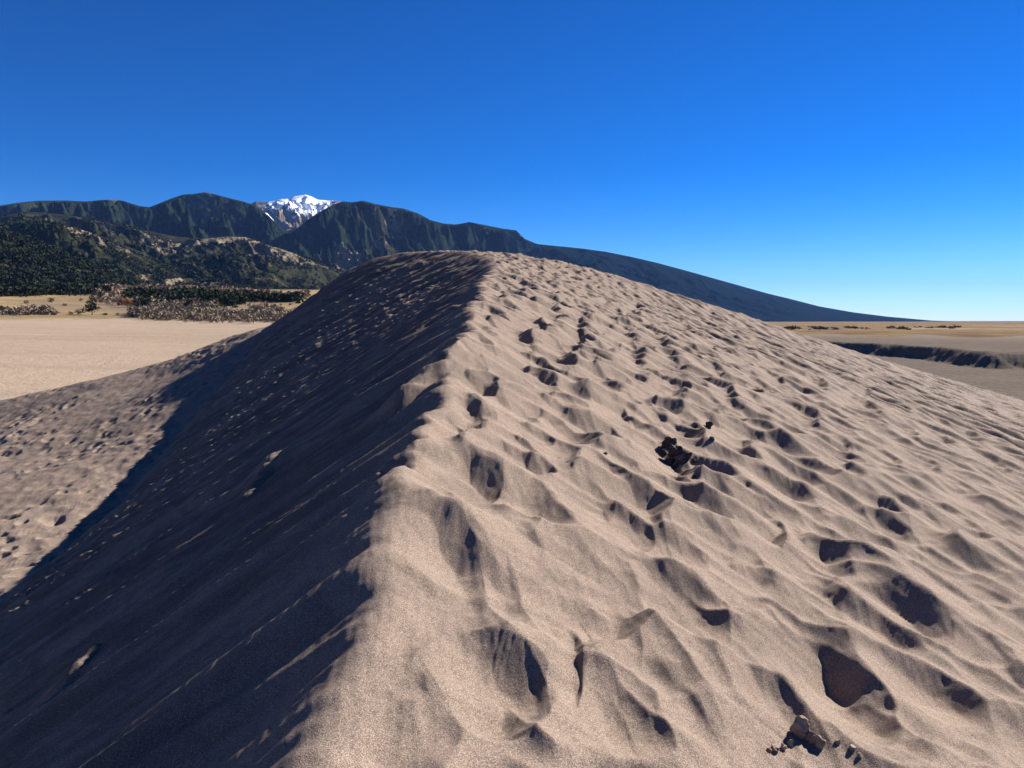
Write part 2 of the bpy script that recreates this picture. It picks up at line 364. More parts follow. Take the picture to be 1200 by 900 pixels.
def dune_height(x, y):
    z, w, sl, g = base_height(x, y)
    r = np.hypot(x, y)
    onW = sstep(-0.05, 0.30, sl - w)                 # 1 on the windward side
    onS = sstep(0.02, 0.25, w - sl)*sstep(0.0, 0.5, z - g + 0.3)
    onG = sstep(0.4, 0.0, z - g)*sstep(0.2, 0.6, w - g)
    dx = x - crest_x(y)
    # crest wobble: ragged cornice
    # ---- windward side
    T = sstep(7.0, 2.4, dx - 0.10*np.minimum(y, 40))*0.94 + 0.06
    near = sstep(3.2, 5.5, r)
    wx = x + 0.11*fbm(x*1.2, y*1.2, 2, 5); wy = y + 0.14*fbm(x*1.2, y*1.2, 2, 9)
    b1 = cusps(wx, wy, 0.45, (0.30, -1.0), 1.45, 11, 0.065, 0.135)
    b2 = cusps(wx, wy, 1.0, (0.6, -1.0), 1.3, 71, 0.03, 0.10)
    b3 = bowls(wx, wy, 0.42, (0.15, -1.0), 2.8, 131, 0.0, 0.09)
    far = 1.0 + 0.45*sstep(8, 30, r)
    h = (b1 + b2*0.7)*T*(0.75 + 0.25*near)*far
    h = h + b3*(1-T)*0.6*(0.3+0.7*near)*far
    # wind streaks and soft swells along the wind
    a = x*0.148 - y*0.989; b = x*0.989 + y*0.148
    b = b + 0.12*vnoise(a*0.5, b*0.7, 3)
    st = ridged(b*1.25, a*0.24, 3, 41) - 0.5
    st2 = ridged(b*5.0, a*0.7, 2, 47) - 0.5
    st3 = vnoise(b*16, a*1.6, 52)
    h = h + (0.20*st*(0.25+0.75*sstep(0.8, 4, dx))*(1+0.6*sstep(8,30,r)) + 0.018*st2 + 0.0012*st3)*(1-0.88*T)*sstep(0.0, 1.2, dx)
    h = h + 0.03*fbm(x*0.9, y*0.9, 2, 61)*sstep(0.2, 1, dx)
    fl = 0.006*fbm(x*4, y*4, 3, 63)
    h = h + fl
    # traced hollows
    best = np.zeros_like(x); rim = np.zeros_like(x)
    for i in range(len(PITS)):
        c0 = C0[i]; M = np.array([AX[i], BX[i]]).T; det = M[0,0]*M[1,1]-M[0,1]*M[1,0]
        if abs(det) < 1e-8: continue
        ex = 1.7*(np.abs(AX[i])+np.abs(BX[i]))
        idx = np.nonzero((np.abs(x-c0[0]) < ex[0]) & (np.abs(y-c0[1]) < ex[1]))
        if len(idx[0]) == 0: continue
        qx = x[idx]-c0[0]; qy = y[idx]-c0[1]
        wob = 0.10*vnoise(qx*6+i*3.1, qy*6, 7+i)
        p = (M[1,1]*qx - M[0,1]*qy)/det; q = (-M[1,0]*qx + M[0,0]*qy)/det
        rho = np.maximum(np.sqrt(p*p+q*q) + wob, 0.0)
        s_ = (qx*sun2[0] + qy*sun2[1])/max(1e-6, (np.hypot(*AX[i])*np.hypot(*BX[i]))**0.5)
        g_ = np.clip(1-rho**(2.0 if PD[i] < .165 else 2.5), 0, 1)*(1 + 0.5*np.clip(s_, -1, 1))
        dep = PDEP[i]*g_
        k_ = 0.018
        cur = best[idx]; best[idx] = smax(cur, dep, k_) - k_*0.25*0
        rr = PDEP[i]*0.03*np.exp(-((rho-1.15)/0.22)**2)
        rim[idx] = np.maximum(rim[idx], rr)
    tr = sstep(0.01, 0.07, best)
    for poly, hh, ww in RIDGE_XY:
        m_ = ww*4
        lo = poly.min(0)-m_; hi = poly.max(0)+m_
        idx = np.nonzero((x > lo[0]) & (x < hi[0]) & (y > lo[1]) & (y < hi[1]))
        if len(idx[0]) == 0: continue
        qx, qy = x[idx], y[idx]; dm = np.full(qx.shape, 9.0); cum = 0.0; pos = np.zeros(qx.shape)
        for A, B in zip(poly[:-1], poly[1:]):
            D_ = B-A; L2 = (D_**2).sum(); t = np.clip(((qx-A[0])*D_[0]+(qy-A[1])*D_[1])/L2, 0, 1)
            q = np.hypot(qx-A[0]-t*D_[0], qy-A[1]-t*D_[1]); c_ = q < dm; dm[c_] = q[c_]; pos[c_] = (cum+t*np.sqrt(L2))[c_]; cum += np.sqrt(L2)
        e_ = np.clip(np.minimum(pos, cum-pos)/(0.25*cum), 0, 1)
        h[idx] += hh*(0.25+0.75*e_)*(np.exp(-np.sqrt(dm**2+0.004**2)/ww)*(1-sstep(2.5, 4.0, dm/ww)))
    hW = h*(1-0.35*tr) - best + rim*(1-tr) + fl*tr*0.5
    # ---- slip face: avalanche streaks down the slope
    cc = y - 0.22*x; dd = -x - 0.22*y
    cc = cc + 0.15*vnoise(cc*0.4, dd*0.25, 81)
    sc_ = 1 + 1.0*sstep(8, 35, r)
    hs_ = (0.10*vnoise(cc*0.9, dd*0.10, 82) + 0.10*vnoise(cc*2.6, dd*0.22, 83) + 0.055*ridged(cc*6.5, dd*0.5, 2, 84)*1.2
           + 0.004*vnoise(cc*22, dd*1.5, 85))*sc_*sstep(0.1, 1.6, np.maximum(w-sl, 0))
    lump = ridged(cc*1.6, dd*1.1, 3, 86)
    rough_zone = sstep(-0.1, 0.5, fbm(x*0.12, y*0.12, 2, 90) + 0.5*sstep(10, 30, r) - 0.3*sstep(7, 3, r))
    hs_ = hs_ + (0.11*(lump-0.5) + 0.05*fbm(cc*5, dd*2.5, 2, 87))*rough_zone*sstep(0.8, 3.0, np.maximum(w-sl, 0))
    smallp = bowls(x, y, 0.55, (1.0, 0.22), 5.0, 211, 0.0, 0.02)*sstep(0.3, 1.2, rough_zone + 0.3*sstep(15, 40, r))
    hs_ = (hs_ + smallp*sstep(10, 25, r))*(0.35 + 0.65*sstep(2.5, 9, r))
    # ---- ground at the foot: footprints and ripples
    gp = bowls(x + 0.3*fbm(x*.5, y*.5, 2, 33), y + 0.3*fbm(x*.5+9, y*.5, 2, 34), 0.50, (-0.7, -1.0), 1.3, 301, -0.06, 0.22, rfac=0.55)
    gm = sstep(-0.35, 0.25, fbm(x*0.10, y*0.10, 3, 35))
    gp = np.minimum(gp, 0)
    rip = 0.008*np.sin((y*0.95 + x*0.25 + 0.25*fbm(x*0.7, y*0.7, 2, 36))*2*math.pi/0.13)*sstep(45, 20, r)
    hG = gp*gm + rip + 0.12*fbm(x*0.3, y*0.3, 4, 37) + 0.03*fbm(x*1.6, y*1.6, 2, 38)
    H = hW*onW + hs_*(1-onW)*(1-onG) + hG*onG*(1-onW)
    z = z + H
    # spur of collapsed sand, and long drag marks on the slip face
    z = z + wedge(x, y, 548, 412, 8.9, 466, 470, 7.3, 0.26, 0.45)*(1+0.25*vnoise(x*4, y*4, 77))
    z = z + wedge(x, y, 498, 521, 5.1, 452, 545, 4.9, 0.06, 0.12)
    z = z + wedge(x, y, 470, 560, 4.5, 440, 573, 4.3, 0.05, 0.10)
    for (a_, b_, c_, d_, h_, w_) in MARKS: z = z + wedge_px(x, y, a_, b_, c_, d_, h_, w_)
    return z
MARKS = [(42,838,104,772,0.075,0.10),(283,592,318,548,0.10,0.20),(120,846,270,752,0.02,0.05),(200,755,400,610,0.025,0.05),(60,720,250,600,0.04,0.08),
         (485,395,530,365,0.12,0.25),(300,660,440,560,0.03,0.05)]

# adaptive polar grid round the photographer
def nonuni(n, lo, hi, core_lo, core_hi, frac):
    k = int(n*frac); m = (n-k)//2
    return np.concatenate([np.linspace(lo, core_lo, m, endpoint=False), np.linspace(core_lo, core_hi, k, endpoint=False), np.linspace(core_hi, hi, n-k-m)])
TH = np.radians(nonuni(1560, -180, 180, -39, 39, 0.85))
RR = np.exp(np.linspace(math.log(0.6), math.log(112), 1330))
th, rr = np.meshgrid(TH, RR)
X = rr*np.sin(th); Y = rr*np.cos(th)
Z = dune_height(X, Y)

def repose(Z, RR, TH, S, passes=2):
    """dry sand cannot stand steeper than its angle of repose: relax every slope above S"""
    def env(Z, sg):
        Z = Z*sg; dth = np.diff(TH); n, m = Z.shape
        for _ in range(passes):
            for rng_ in (range(1, n), range(n-2, -1, -1)):
                for i in rng_:
                    j = i-1 if rng_.step == 1 else i+1
                    dr = abs(RR[i]-RR[j]); dt = RR[i]*dth; dg = np.hypot(dr, dt)
                    p = Z[j]; z = np.minimum(Z[i], p + S[i]*dr)
                    z[1:] = np.minimum(z[1:], p[:-1] + S[i,1:]*dg); z[:-1] = np.minimum(z[:-1], p[1:] + S[i,:-1]*dg)
                    Z[i] = z
            for rng_ in (range(1, m), range(m-2, -1, -1)):
                for k in rng_:
                    l = k-1 if rng_.step == 1 else k+1
                    d = RR*abs(TH[k]-TH[l]); Z[:,k] = np.minimum(Z[:,k], Z[:,l] + S[:,k]*d)
        return Z*sg
    return 0.4*env(Z.copy(), 1.0) + 0.6*env(Z.copy(), -1.0)
_z, _w, _s, _g = base_height(X, Y)
Slim = 0.60 + 0.40*sstep(-0.15, 0.10, _w - _s)
for (du, dv, da) in ((912,607,26),(790,530,34),(668,772,60),(995,790,110),(672,389,16),(797,493,26),(527,471,26)):
    pc_ = on_base(du, dv)[0]; pe_ = on_base(du+da, dv)[0]; rad_ = np.hypot(*(pe_-pc_))
    Slim = Slim + 0.3*np.exp(-((X-pc_[0])**2 + (Y-pc_[1])**2)/rad_**2*1.5)
Z = repose(Z, RR, TH, Slim)
# a last touch of fine relief so relaxed faces are not perfectly plain
Z = Z + 0.0022*fbm(X*9, Y*9, 3, 611) + 0.0018*vnoise((X*0.989+Y*0.148)*26, (X*0.148-Y*0.989)*5, 612)
_RR, _TH, _Z = RR, TH, Z
def surf_z(x, y):
    r = math.hypot(x, y); t = math.atan2(x, y)
    i = min(max(np.searchsorted(_RR, r)-1, 0), len(_RR)-2); j = min(max(np.searchsorted(_TH, t)-1, 0), len(_TH)-2)
    a = (r-_RR[i])/(_RR[i+1]-_RR[i]); b = (t-_TH[j])/(_TH[j+1]-_TH[j])
    return float(_Z[i,j]*(1-a)*(1-b)+_Z[i+1,j]*a*(1-b)+_Z[i,j+1]*(1-a)*b+_Z[i+1,j+1]*a*b)
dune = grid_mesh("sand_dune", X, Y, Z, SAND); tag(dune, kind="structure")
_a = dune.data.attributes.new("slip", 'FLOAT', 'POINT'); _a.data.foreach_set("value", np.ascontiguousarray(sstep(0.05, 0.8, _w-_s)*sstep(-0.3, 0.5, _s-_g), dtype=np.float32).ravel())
# cap under the photographer's feet
TH3 = np.radians(np.linspace(-180, 180, 120)); RR3 = np.linspace(0.0, 0.62, 24)
th3, rr3 = np.meshgrid(TH3, RR3); X3 = rr3*np.sin(th3); Y3 = rr3*np.cos(th3)
cap = grid_mesh("sand_dune", X3, Y3, dune_height(X3, Y3), SAND); tag(cap, kind="structure")

# ------------------------------------------------------------------ the plains: one ground sheet out to the horizon
def left_mask(th): return sstep(math.radians(4), math.radians(-9), th)

SC_BOT = np.array([(840,408),(900,409),(975,412),(1010,415),(1050,418),(1090,423),(1130,428),(1160,431),(1200,431),(1260,436),(1400,440)], float)
sc_az = np.array([math.atan(ray(u, v)[0]) for u, v in SC_BOT]); sc_r = np.array([13.5/-ray(u, v)[2]*math.hypot(1, ray(u, v)[0]) for u, v in SC_BOT])

def plain_height(th, r, x, y):
    lm = left_mask(th)
    zl = np.interp(r, [0, 50, 76, 92, 130, 300, 560, 620, 900, 1300, 3000, 9000, 60000], [-22, -18, -9.2, -8.6, -9.6, -7.0, 2.0, 5.5, 29, 50, 120, 200, 200])
    zr = np.full_like(r, -14.0) + np.interp(r, [0, 70, 110], [-8, -3, 0])
    # low sand bank on the right
    rs = np.interp(th, sc_az, sc_r)
    w_ = 7*fbm(x*0.03, y*0.03, 4, 401) + 2.2*ridged(x*0.16, y*0.16, 3, 402) + 0.8*fbm(x*0.7, y*0.7, 2, 403)
    on = sstep(math.radians(14), math.radians(22), th)
    scarp = sstep(0, 1, (r - rs + w_ - 4)/15.0)
    zr = zr + 4.6*scarp*on - 1.4*scarp*on*sstep(60, 300, r-rs) + 3.2*(1-on)*sstep(330, 420, r)
    zr = zr + 6*sstep(1500, 5000, r)*vnoise(x*0.0006, y*0.0006, 12)*0.5
    z = zl*lm + zr*(1-lm)
    bumps = 0.35*fbm(x*0.03, y*0.03, 4, 410)*sstep(90, 160, r) + 0.10*fbm(x*0.25, y*0.25, 3, 411)*sstep(600, 200, r)
    z = z + bumps*(1 - 0.6*lm)
    z = z + lm*2.5*fbm(x*0.006, y*0.006, 3, 412)*sstep(560, 900, r)
    return z

pm = MB("plain_ground", 0.92)
# ground cover by distance from the dune field, along wavy bands
sep = pm.n("ShaderNodeSeparateXYZ"); pm.l(pm.geo.outputs['Position'], sep.inputs[0])
wv = pm.noise(0.004, 4, 0.6); wv2 = pm.noise(0.03, 3, 0.6); fine = pm.noise(0.5, 3, 0.7); tiny = pm.noise(2.5, 2, 0.7)
gv = pm.attr("grassy"); gr = pm.attr("greyness")
sandc = pm.mix(pm.ramp(fine, [(0.3, 0.0), (0.7, 1.0)]), (0.32, 0.242, 0.172), (0.365, 0.276, 0.198))
sandc = pm.mix(gr, sandc, pm.mix(pm.ramp(fine, [(0.35, 0.0), (0.65, 1.0)]), (0.115, 0.095, 0.077), (0.160, 0.131, 0.106)))
strk = pm.noise(0.02, 4, 0.65, vec=pm.mapping((0.5, 1.2, 1.0), 0.12), dist=1.2)
sandc = pm.mix(pm.ramp(strk, [(0.42, 0.0), (0.62, 0.3)]), sandc, (0.19, 0.145, 0.108))
rpl = pm.n("ShaderNodeTexWave"); rpl.inputs['Scale'].default_value = 0.55; rpl.inputs['Distortion'].default_value = 7.0; rpl.inputs['Detail'].default_value = 3; pm.l(pm.mapping((0.4, 1.0, 1.0), 0.35), rpl.inputs[0])
edge = pm.math('ADD', gv, pm.math('MULTIPLY', pm.math('SUBTRACT', wv2, 0.5), 0.5))
grassc = pm.mix(pm.ramp(wv2, [(0.35, 0.0), (0.6, 1.0)]), (0.37, 0.265, 0.115), (0.25, 0.175, 0.095))
grassc = pm.mix(pm.ramp(wv, [(0.45, 0.0), (0.6, 0.8)]), grassc, (0.185, 0.135, 0.10))
grassc = pm.mix(pm.ramp(fine, [(0.55, 0.0), (0.65, 0.6)]), grassc, (0.12, 0.10, 0.07))
grassc = pm.mix(pm.math('MULTIPLY', gr, 2.6, True), grassc, pm.mix(pm.ramp(wv2, [(0.35, 0.0), (0.62, 1.0)]), (0.23, 0.165, 0.085), (0.12, 0.082, 0.055)))
pc = pm.mix(pm.ramp(edge, [(0.45, 0.0), (0.55, 1.0)]), sandc, grassc)
pm.color(pc)
pb = pm.bump(tiny, 0.7, 0.25); pb = pm.bump(rpl.outputs[1], 0.04, 0.25, pb); pb = pm.bump(fine, 0.6, 0.4, pb); pm.normal(pb)
TH = np.radians(nonuni(1500, -180, 180, -40, 40, 0.8))
RR = np.concatenate([[0, 30], np.exp(np.linspace(math.log(60), math.log(1500), 520)), np.exp(np.linspace(math.log(1510), math.log(80000), 160))])
th, rr = np.meshgrid(TH, RR); X = rr*np.sin(th); Y = rr*np.cos(th)
Zp = plain_height(th, rr, X, Y)
ground = grid_mesh("ground", X, Y, Zp, pm.m); tag(ground, kind="structure")
lm = left_mask(th)
e_l = np.interp(th, np.radians([-40, -30, -26, -20, -15, -10]), [520, 530, 545, 600, 640, 660])
gl = sstep(e_l-25, e_l+25, rr + 20*vnoise(th*40, rr*0.01, 7))
gr_ = sstep(430, 760, rr + 120*vnoise(th*14, rr*0.002, 8))*(1-0.9*sstep(0.2, 0.5, vnoise(th*9+3, np.log(rr)*5, 21))*sstep(600, 1100, rr)*sstep(5000, 1500, rr)*sstep(math.radians(24), math.radians(30), th))
def fattr(o, name, arr):
    a = o.data.attributes.new(name, 'FLOAT', 'POINT'); a.data.foreach_set("value", np.ascontiguousarray(arr, dtype=np.float32).ravel())
fattr(ground, "grassy", gl*lm + gr_*(1-lm))
fattr(ground, "greyness", (1-lm)*sstep(900, 330, rr)*0.75 + (1-lm)*0.25)

# ------------------------------------------------------------------ mountains, built range by range
mm = MB("mountain_forest", 0.95)
forest = mm.attr("forest"); snowa = mm.attr("snow"); rocka = mm.attr("rock")
n1 = mm.noise(0.012, 4, 0.65); n2 = mm.noise(0.05, 3, 0.7); n3 = mm.noise(0.003, 4, 0.6)
fcol = mm.mix(mm.ramp(n2, [(0.4, 0.0), (0.62, 1.0)]), (0.007, 0.013, 0.009), (0.022, 0.028, 0.015))
bare = mm.mix(mm.ramp(n1, [(0.35, 0.0), (0.65, 1.0)]), (0.15, 0.115, 0.075), (0.25, 0.195, 0.125))
bare = mm.mix(mm.ramp(n2, [(0.52, 0.0), (0.6, 0.85)]), bare, (0.04, 0.042, 0.026))
fm = mm.math('ADD', forest, mm.math('MULTIPLY', mm.math('SUBTRACT', n1, 0.5), 1.1))
oliv = mm.mix(mm.ramp(n2, [(0.4, 0.0), (0.62, 1.0)]), (0.014, 0.017, 0.009), (0.042, 0.040, 0.022))
fcol = mm.mix(mm.math('MULTIPLY', mm.math('SUBTRACT', 0.86, forest), 5.0, True), fcol, oliv)
fcol = mm.mix(mm.math('SUBTRACT', mm.math('MULTIPLY', forest, 2.0), 1.9, True), fcol, mm.mix(n2, (0.003, 0.008, 0.009), (0.007, 0.013, 0.012)))  # right end of the range: backlit shade and blue air put into the forest colour
mc = mm.mix(mm.ramp(fm, [(0.42, 0.0), (0.52, 1.0)]), bare, fcol)
rockc = mm.mix(mm.ramp(n1, [(0.4, 0.0), (0.6, 1.0)]), (0.07, 0.066, 0.062), (0.15, 0.135, 0.12))
rm = mm.math('ADD', rocka, mm.math('MULTIPLY', mm.math('SUBTRACT', n1, 0.5), 0.9))
mc = mm.mix(mm.ramp(rm, [(0.5, 0.0), (0.6, 1.0)]), mc, rockc)
sm = mm.math('ADD', snowa, mm.math('MULTIPLY', mm.math('SUBTRACT', n1, 0.5), 1.5))
mc = mm.mix(mm.ramp(sm, [(0.48, 0.0), (0.54, 1.0)]), mc, (0.80, 0.82, 0.86))
mm.color(mc)
nb = mm.bump(n2, 0.5, 5.0); mm.normal(nb)

def mountain(name, sky, base_v, Rc, Rf, Rb, na, nr, seed, amp, freq, shear=0.4, dirr=0.35, pw=1.15, fcover=0.9, snow_at=None, rock_at=None, bare_at=(), forest_fn=None, Z0=None, mat=None):
    """sky: silhouette pixels. Rc crest distance (number or list of (u, r)), Rf foot distance"""
    us = np.array([p[0] for p in sky], float); vs_ = np.array([p[1] for p in sky], float)
    u = np.linspace(us[0], us[-1], na)
    v = np.interp(u, us, vs_)
    D = np.array([ray(a, b) for a, b in zip(u, v)])
    hyp = np.hypot(D[:,0], 1.0); az = np.arctan(D[:,0])
    fint = lambda q: np.full_like(u, q) if isinstance(q, (int, float)) else np.interp(u, [p[0] for p in q], [p[1] for p in q])
    rc = fint(Rc); rf = fint(Rf); rb = rc + Rb
    zc = D[:,2]/hyp*rc
    zb = fint(base_v)
    Db = np.array([ray(a, b)[2] for a, b in zip(u, zb)])/hyp*rf
    t = np.concatenate([np.linspace(0, 1, nr), np.linspace(1, 2, nr//3+1)[1:]])
    T, A = np.meshgrid(t, az, indexing='ij'); U_ = np.broadcast_to(u[None], T.shape)
    RC, RF, RB = rc[None], rf[None], rb[None]
    r = np.where(T <= 1, RF + (RC-RF)*T, RC + (RB-RC)*(T-1))
    x = r*np.sin(A); y = r*np.cos(A)
    prof = np.where(T <= 1, T**pw, 1 - (T-1)**1.3)
    zbase = np.where(T <= 1, Db[None], Db[None])
    z = zbase + (zc[None]-Db[None])*prof
    H = (zc-Db)[None]
    a = A*RC*freq; b = (r - RF)*freq*dirr
    a = a + shear*b/dirr*0.5
    wq = 0.35*vnoise(a*0.7, b*0.7, seed+5)
    gx = x*freq*0.9 + 0.6*fbm(x*freq*0.6, y*freq*0.6, 3, seed+81); gy = y*freq*0.9 + 0.6*fbm(x*freq*0.6+7, y*freq*0.6, 3, seed+82)
    n = 0.25*ridged(a + wq, b - wq, 5, seed, gain=0.5) + 0.75*ridged(gx*0.8 + gy*0.5, gy*0.6 - gx*0.3, 6, seed+90, gain=0.55) - 0.52
    n = n*np.where(U_ > 560, np.interp(U_, [520, 720], [1.0, 0.32]), 1.0)
    n2_ = fbm(x*freq*2.2, y*freq*2.2, 6, seed+50, gain=0.6)
    env = np.sin(np.clip(T, 0, 1)*math.pi)**0.8*(T <= 1) + 0.0
    z = z + H*amp*(n*1.5*env + 0.28*n2_*env*np.where(U_ > 520, np.interp(U_, [520, 720], [1.0, 0.25]), 1.0))
    z = z + np.where(U_ > 520, np.interp(U_, [520, 720], [1.0, 0.2]), 1.0)*H*0.02*fbm(a*4, b*4, 3, seed+70)*np.clip(env*3, 0.12, 1)
    lim = r*(zc/rc)[None] - 0.004*r*(1-T)
    z = np.where(T < 1, smin(z, lim, H*0.015+1e-3), z)
    z = np.where(T > 1.95, np.minimum(z, -60), z)
    z[0] = -60; z[1] = np.minimum(z[1], zbase[1])
    o = grid_mesh(name, x, y, z, mat or mm.m); tag(o, kind="structure")
    up = F_PX*np.tan(A)/1.0
    # image column of each vertex (for placing meadows and snow by compass bearing)
    U = np.broadcast_to(u[None], T.shape)
    f = np.full(T.shape, fcover, float)
    for (cu, ct, su, st_, k) in bare_at: f = f - k*np.exp(-((U-cu)/su)**2 - ((T-ct)/st_)**2)
    f = f - 0.18*np.clip(n, -0.5, 0.5) + 0.5*sstep(520, 700, U)*(name == 'mountain_range')  # right end raised: no clearings, and picks the painted backlit tone
    fattr(o, "forest", f)
    sn = np.zeros(T.shape); rk = np.zeros(T.shape)
    for (cu, ct, su, st_, k) in (snow_at or ()): sn = np.maximum(sn, k*np.exp(-(np.abs(U-cu)/su)**2.5 - (np.abs(T-ct)/st_)**2.5))
    for (cu, ct, su, st_, k) in (rock_at or ()): rk = np.maximum(rk, k*np.exp(-((U-cu)/su)**2 - ((T-ct)/st_)**2))
    fattr(o, "snow", sn); fattr(o, "rock", rk)
    return dict(o=o, az=az, t=t, r=r, x=x, y=y, z=z, u=u)

PEAK = [(255,262),(285,243),(300,236),(312,237),(322,235),(330,233),(338,233),(345,230),(352,229),(358,228),(364,230),(372,234),(385,235),(395,235),(405,238),(420,245),(450,262)]
mountain("snow_mountain", PEAK, 330, 11500, 8200, 2500, 360, 220, 510, 0.28, 1/900., pw=1.0, fcover=0.35,
         snow_at=[(352,1.0,44,0.42,0.95),(392,1.05,14,0.1,0.6),(318,0.95,16,0.22,0.5)], rock_at=[(345,0.9,75,0.35,1.0)])
RANGE = [(-300,262),(-220,248),(-140,252),(-60,238),(0,241),(20,238),(45,235),(75,235),(100,236),(125,234),(140,234),(150,237),(163,241),(175,243),(185,239),(200,233),(215,228),(228,227),(240,225),(250,227),(260,230),
         (285,236),(300,241),(315,251),(325,262),(333,270),(340,274),(348,268),(360,258),(375,248),(390,240),(402,236),(412,237),(425,235),(440,239),(460,243),(472,244),(490,250),(505,258),(520,262),(533,263),(545,261),
         (550,260),(570,264),(590,268),(605,270),(615,280),(630,286),(650,288),(680,291),(710,295),(740,301),(770,308),(800,316),(850,330),(900,344),(925,350),(960,359),(1000,366),(1040,371),(1090,375.5),(1130,377)]
mountain("mountain_range", RANGE, [(-300,345),(400,345),(600,358),(800,374),(1130,377.5)], [(-300,7000),(300,7400),(420,7600),(700,9500),(1130,16000)], [(-300,3600),(400,4200),(700,6000),(1130,12500)], 2800, 1300, 420, 530, 0.55, 1/620., shear=0.5,
         pw=0.95, fcover=0.95, snow_at=[(424,0.86,16,0.12,1.25),(444,0.80,7,0.08,1.1),(316,0.93,10,0.12,0.7),(452,0.42,9,0.02,0.8)], rock_at=[(240,1.0,10,0.06,0.9),(135,1.0,10,0.05,0.8),(225,0.93,6,0.05,0.6),(613,0.9,6,0.12,0.6),(290,1,18,0.06,0.5)],
         bare_at=[(405,0.18,26,0.10,0.75),(240,0.62,20,0.05,0.5),(430,0.45,30,0.05,0.4),(15,0.8,40,0.05,0.35),(60,0.92,50,0.05,0.3),(225,0.5,30,0.03,0.5),(180,0.75,22,0.03,0.45),(470,0.5,30,0.03,0.4),(440,0.25,25,0.05,0.5),(365,0.5,15,0.06,0.35)])
FOOT2 = [(-300,268),(-200,262),(-100,258),(-20,256),(0,254),(25,248),(50,249),(80,252),(110,258),(150,266),(180,272),(205,277),(235,280),(262,277),(288,278),(310,285),(340,295),(370,306),(400,318),(430,330),(470,342),(520,356)]
foot2 = mountain("foothill", FOOT2, [(-300,342),(200,340),(430,346),(520,360)], [(-300,4200),(520,4000)], [(-300,2300),(200,2300),(520,2700)], 1200, 760, 380, 560, 0.42, 1/520., shear=0.9, pw=0.95, fcover=0.66,
         bare_at=[(275,0.93,28,0.10,0.8),(320,0.72,40,0.14,0.6),(345,0.62,30,0.05,0.55),(205,0.62,40,0.08,0.5),(150,0.72,40,0.05,0.4),(250,0.80,30,0.08,0.5),(100,0.82,35,0.05,0.5)])
FOOT1 = [(-300,250),(-200,262),(-100,268),(-30,268),(0,262),(20,259),(45,258),(65,262),(85,266),(105,272),(130,281),(160,293),(190,306),(220,318),(250,326),(280,334),(330,343),(380,350)]
foot1 = mountain("foothill", FOOT1, [(-300,344),(180,346),(380,354)], [(-300,2900),(380,2700)], [(-300,1900),(380,1900)], 900, 700, 320, 590, 0.40, 1/330., shear=1.0, pw=0.95, fcover=0.68,
         bare_at=[(90,0.95,25,0.07,0.7),(130,0.8,30,0.08,0.5),(215,0.2,45,0.15,0.9),(190,0.4,25,0.08,0.4)])
HILL = [(-300,235),(-200,250),(-100,262),(-40,268),(0,271),(20,276),(40,283),(60,291),(80,300),(100,309),(120,319),(135,326),(150,332),(170,339),(200,346)]
hill = mountain("forested_hill", HILL, [(-300,348),(200,349)], [(-300,2000),(200,1500)], [(-300,1150),(200,1250)], 600, 420, 260, 620, 0.12, 1/180., shear=0.5, pw=0.9, fcover=0.62,
         bare_at=[(150,0.3,30,0.3,0.7),(90,0.15,40,0.2,0.35)])

# ------------------------------------------------------------------ vegetation on the left plain and hills
rng = np.random.default_rng(4)
def plain_at(us, vs_, rmin=110, rmax=3000):
    us = np.atleast_1d(np.asarray(us, float)); vs_ = np.atleast_1d(np.asarray(vs_, float))
    R = np.array([ray(a, b) for a, b in zip(us, vs_)]); hyp = np.hypot(R[:,0], 1)
    rs = np.exp(np.linspace(math.log(rmin), math.log(rmax), 500)); az = np.arctan(R[:,0])
    th = np.broadcast_to(az[:,None], (len(us), 500)); rr = np.broadcast_to(rs[None], th.shape)
    zb = plain_height(th, rr, rr*np.sin(th), rr*np.cos(th)); zr = (R[:,2]/hyp)[:,None]*rr
    below = zr < zb; k = np.where(below.any(1), below.argmax(1), 499); k = np.maximum(k, 1); i = np.arange(len(us))
    r = rs[k]; return np.stack([r*np.sin(az), r*np.cos(az), zb[i, k]], -1)

def leaf_mat(name, a, b, scale=0.6):
    m = MB(name, 0.9); m.color(m.mix(m.ramp(m.noise(scale, 3, 0.6), [(0.35, 0.0), (0.65, 1.0)]), a, b)); return m.m
EVERG = leaf_mat("evergreen_foliage", (0.016, 0.022, 0.013), (0.045, 0.052, 0.028))
BRUSH = leaf_mat("bare_brush", (0.15, 0.118, 0.085), (0.27, 0.215, 0.155), 0.12)
BRUSHP = leaf_mat("russet_brush", (0.16, 0.115, 0.082), (0.27, 0.20, 0.145), 0.12)
GOLD = leaf_mat("golden_leaves", (0.34, 0.18, 0.07), (0.46, 0.26, 0.11), 0.5)
BARK = leaf_mat("bark", (0.06, 0.045, 0.035), (0.11, 0.085, 0.065), 3.0)

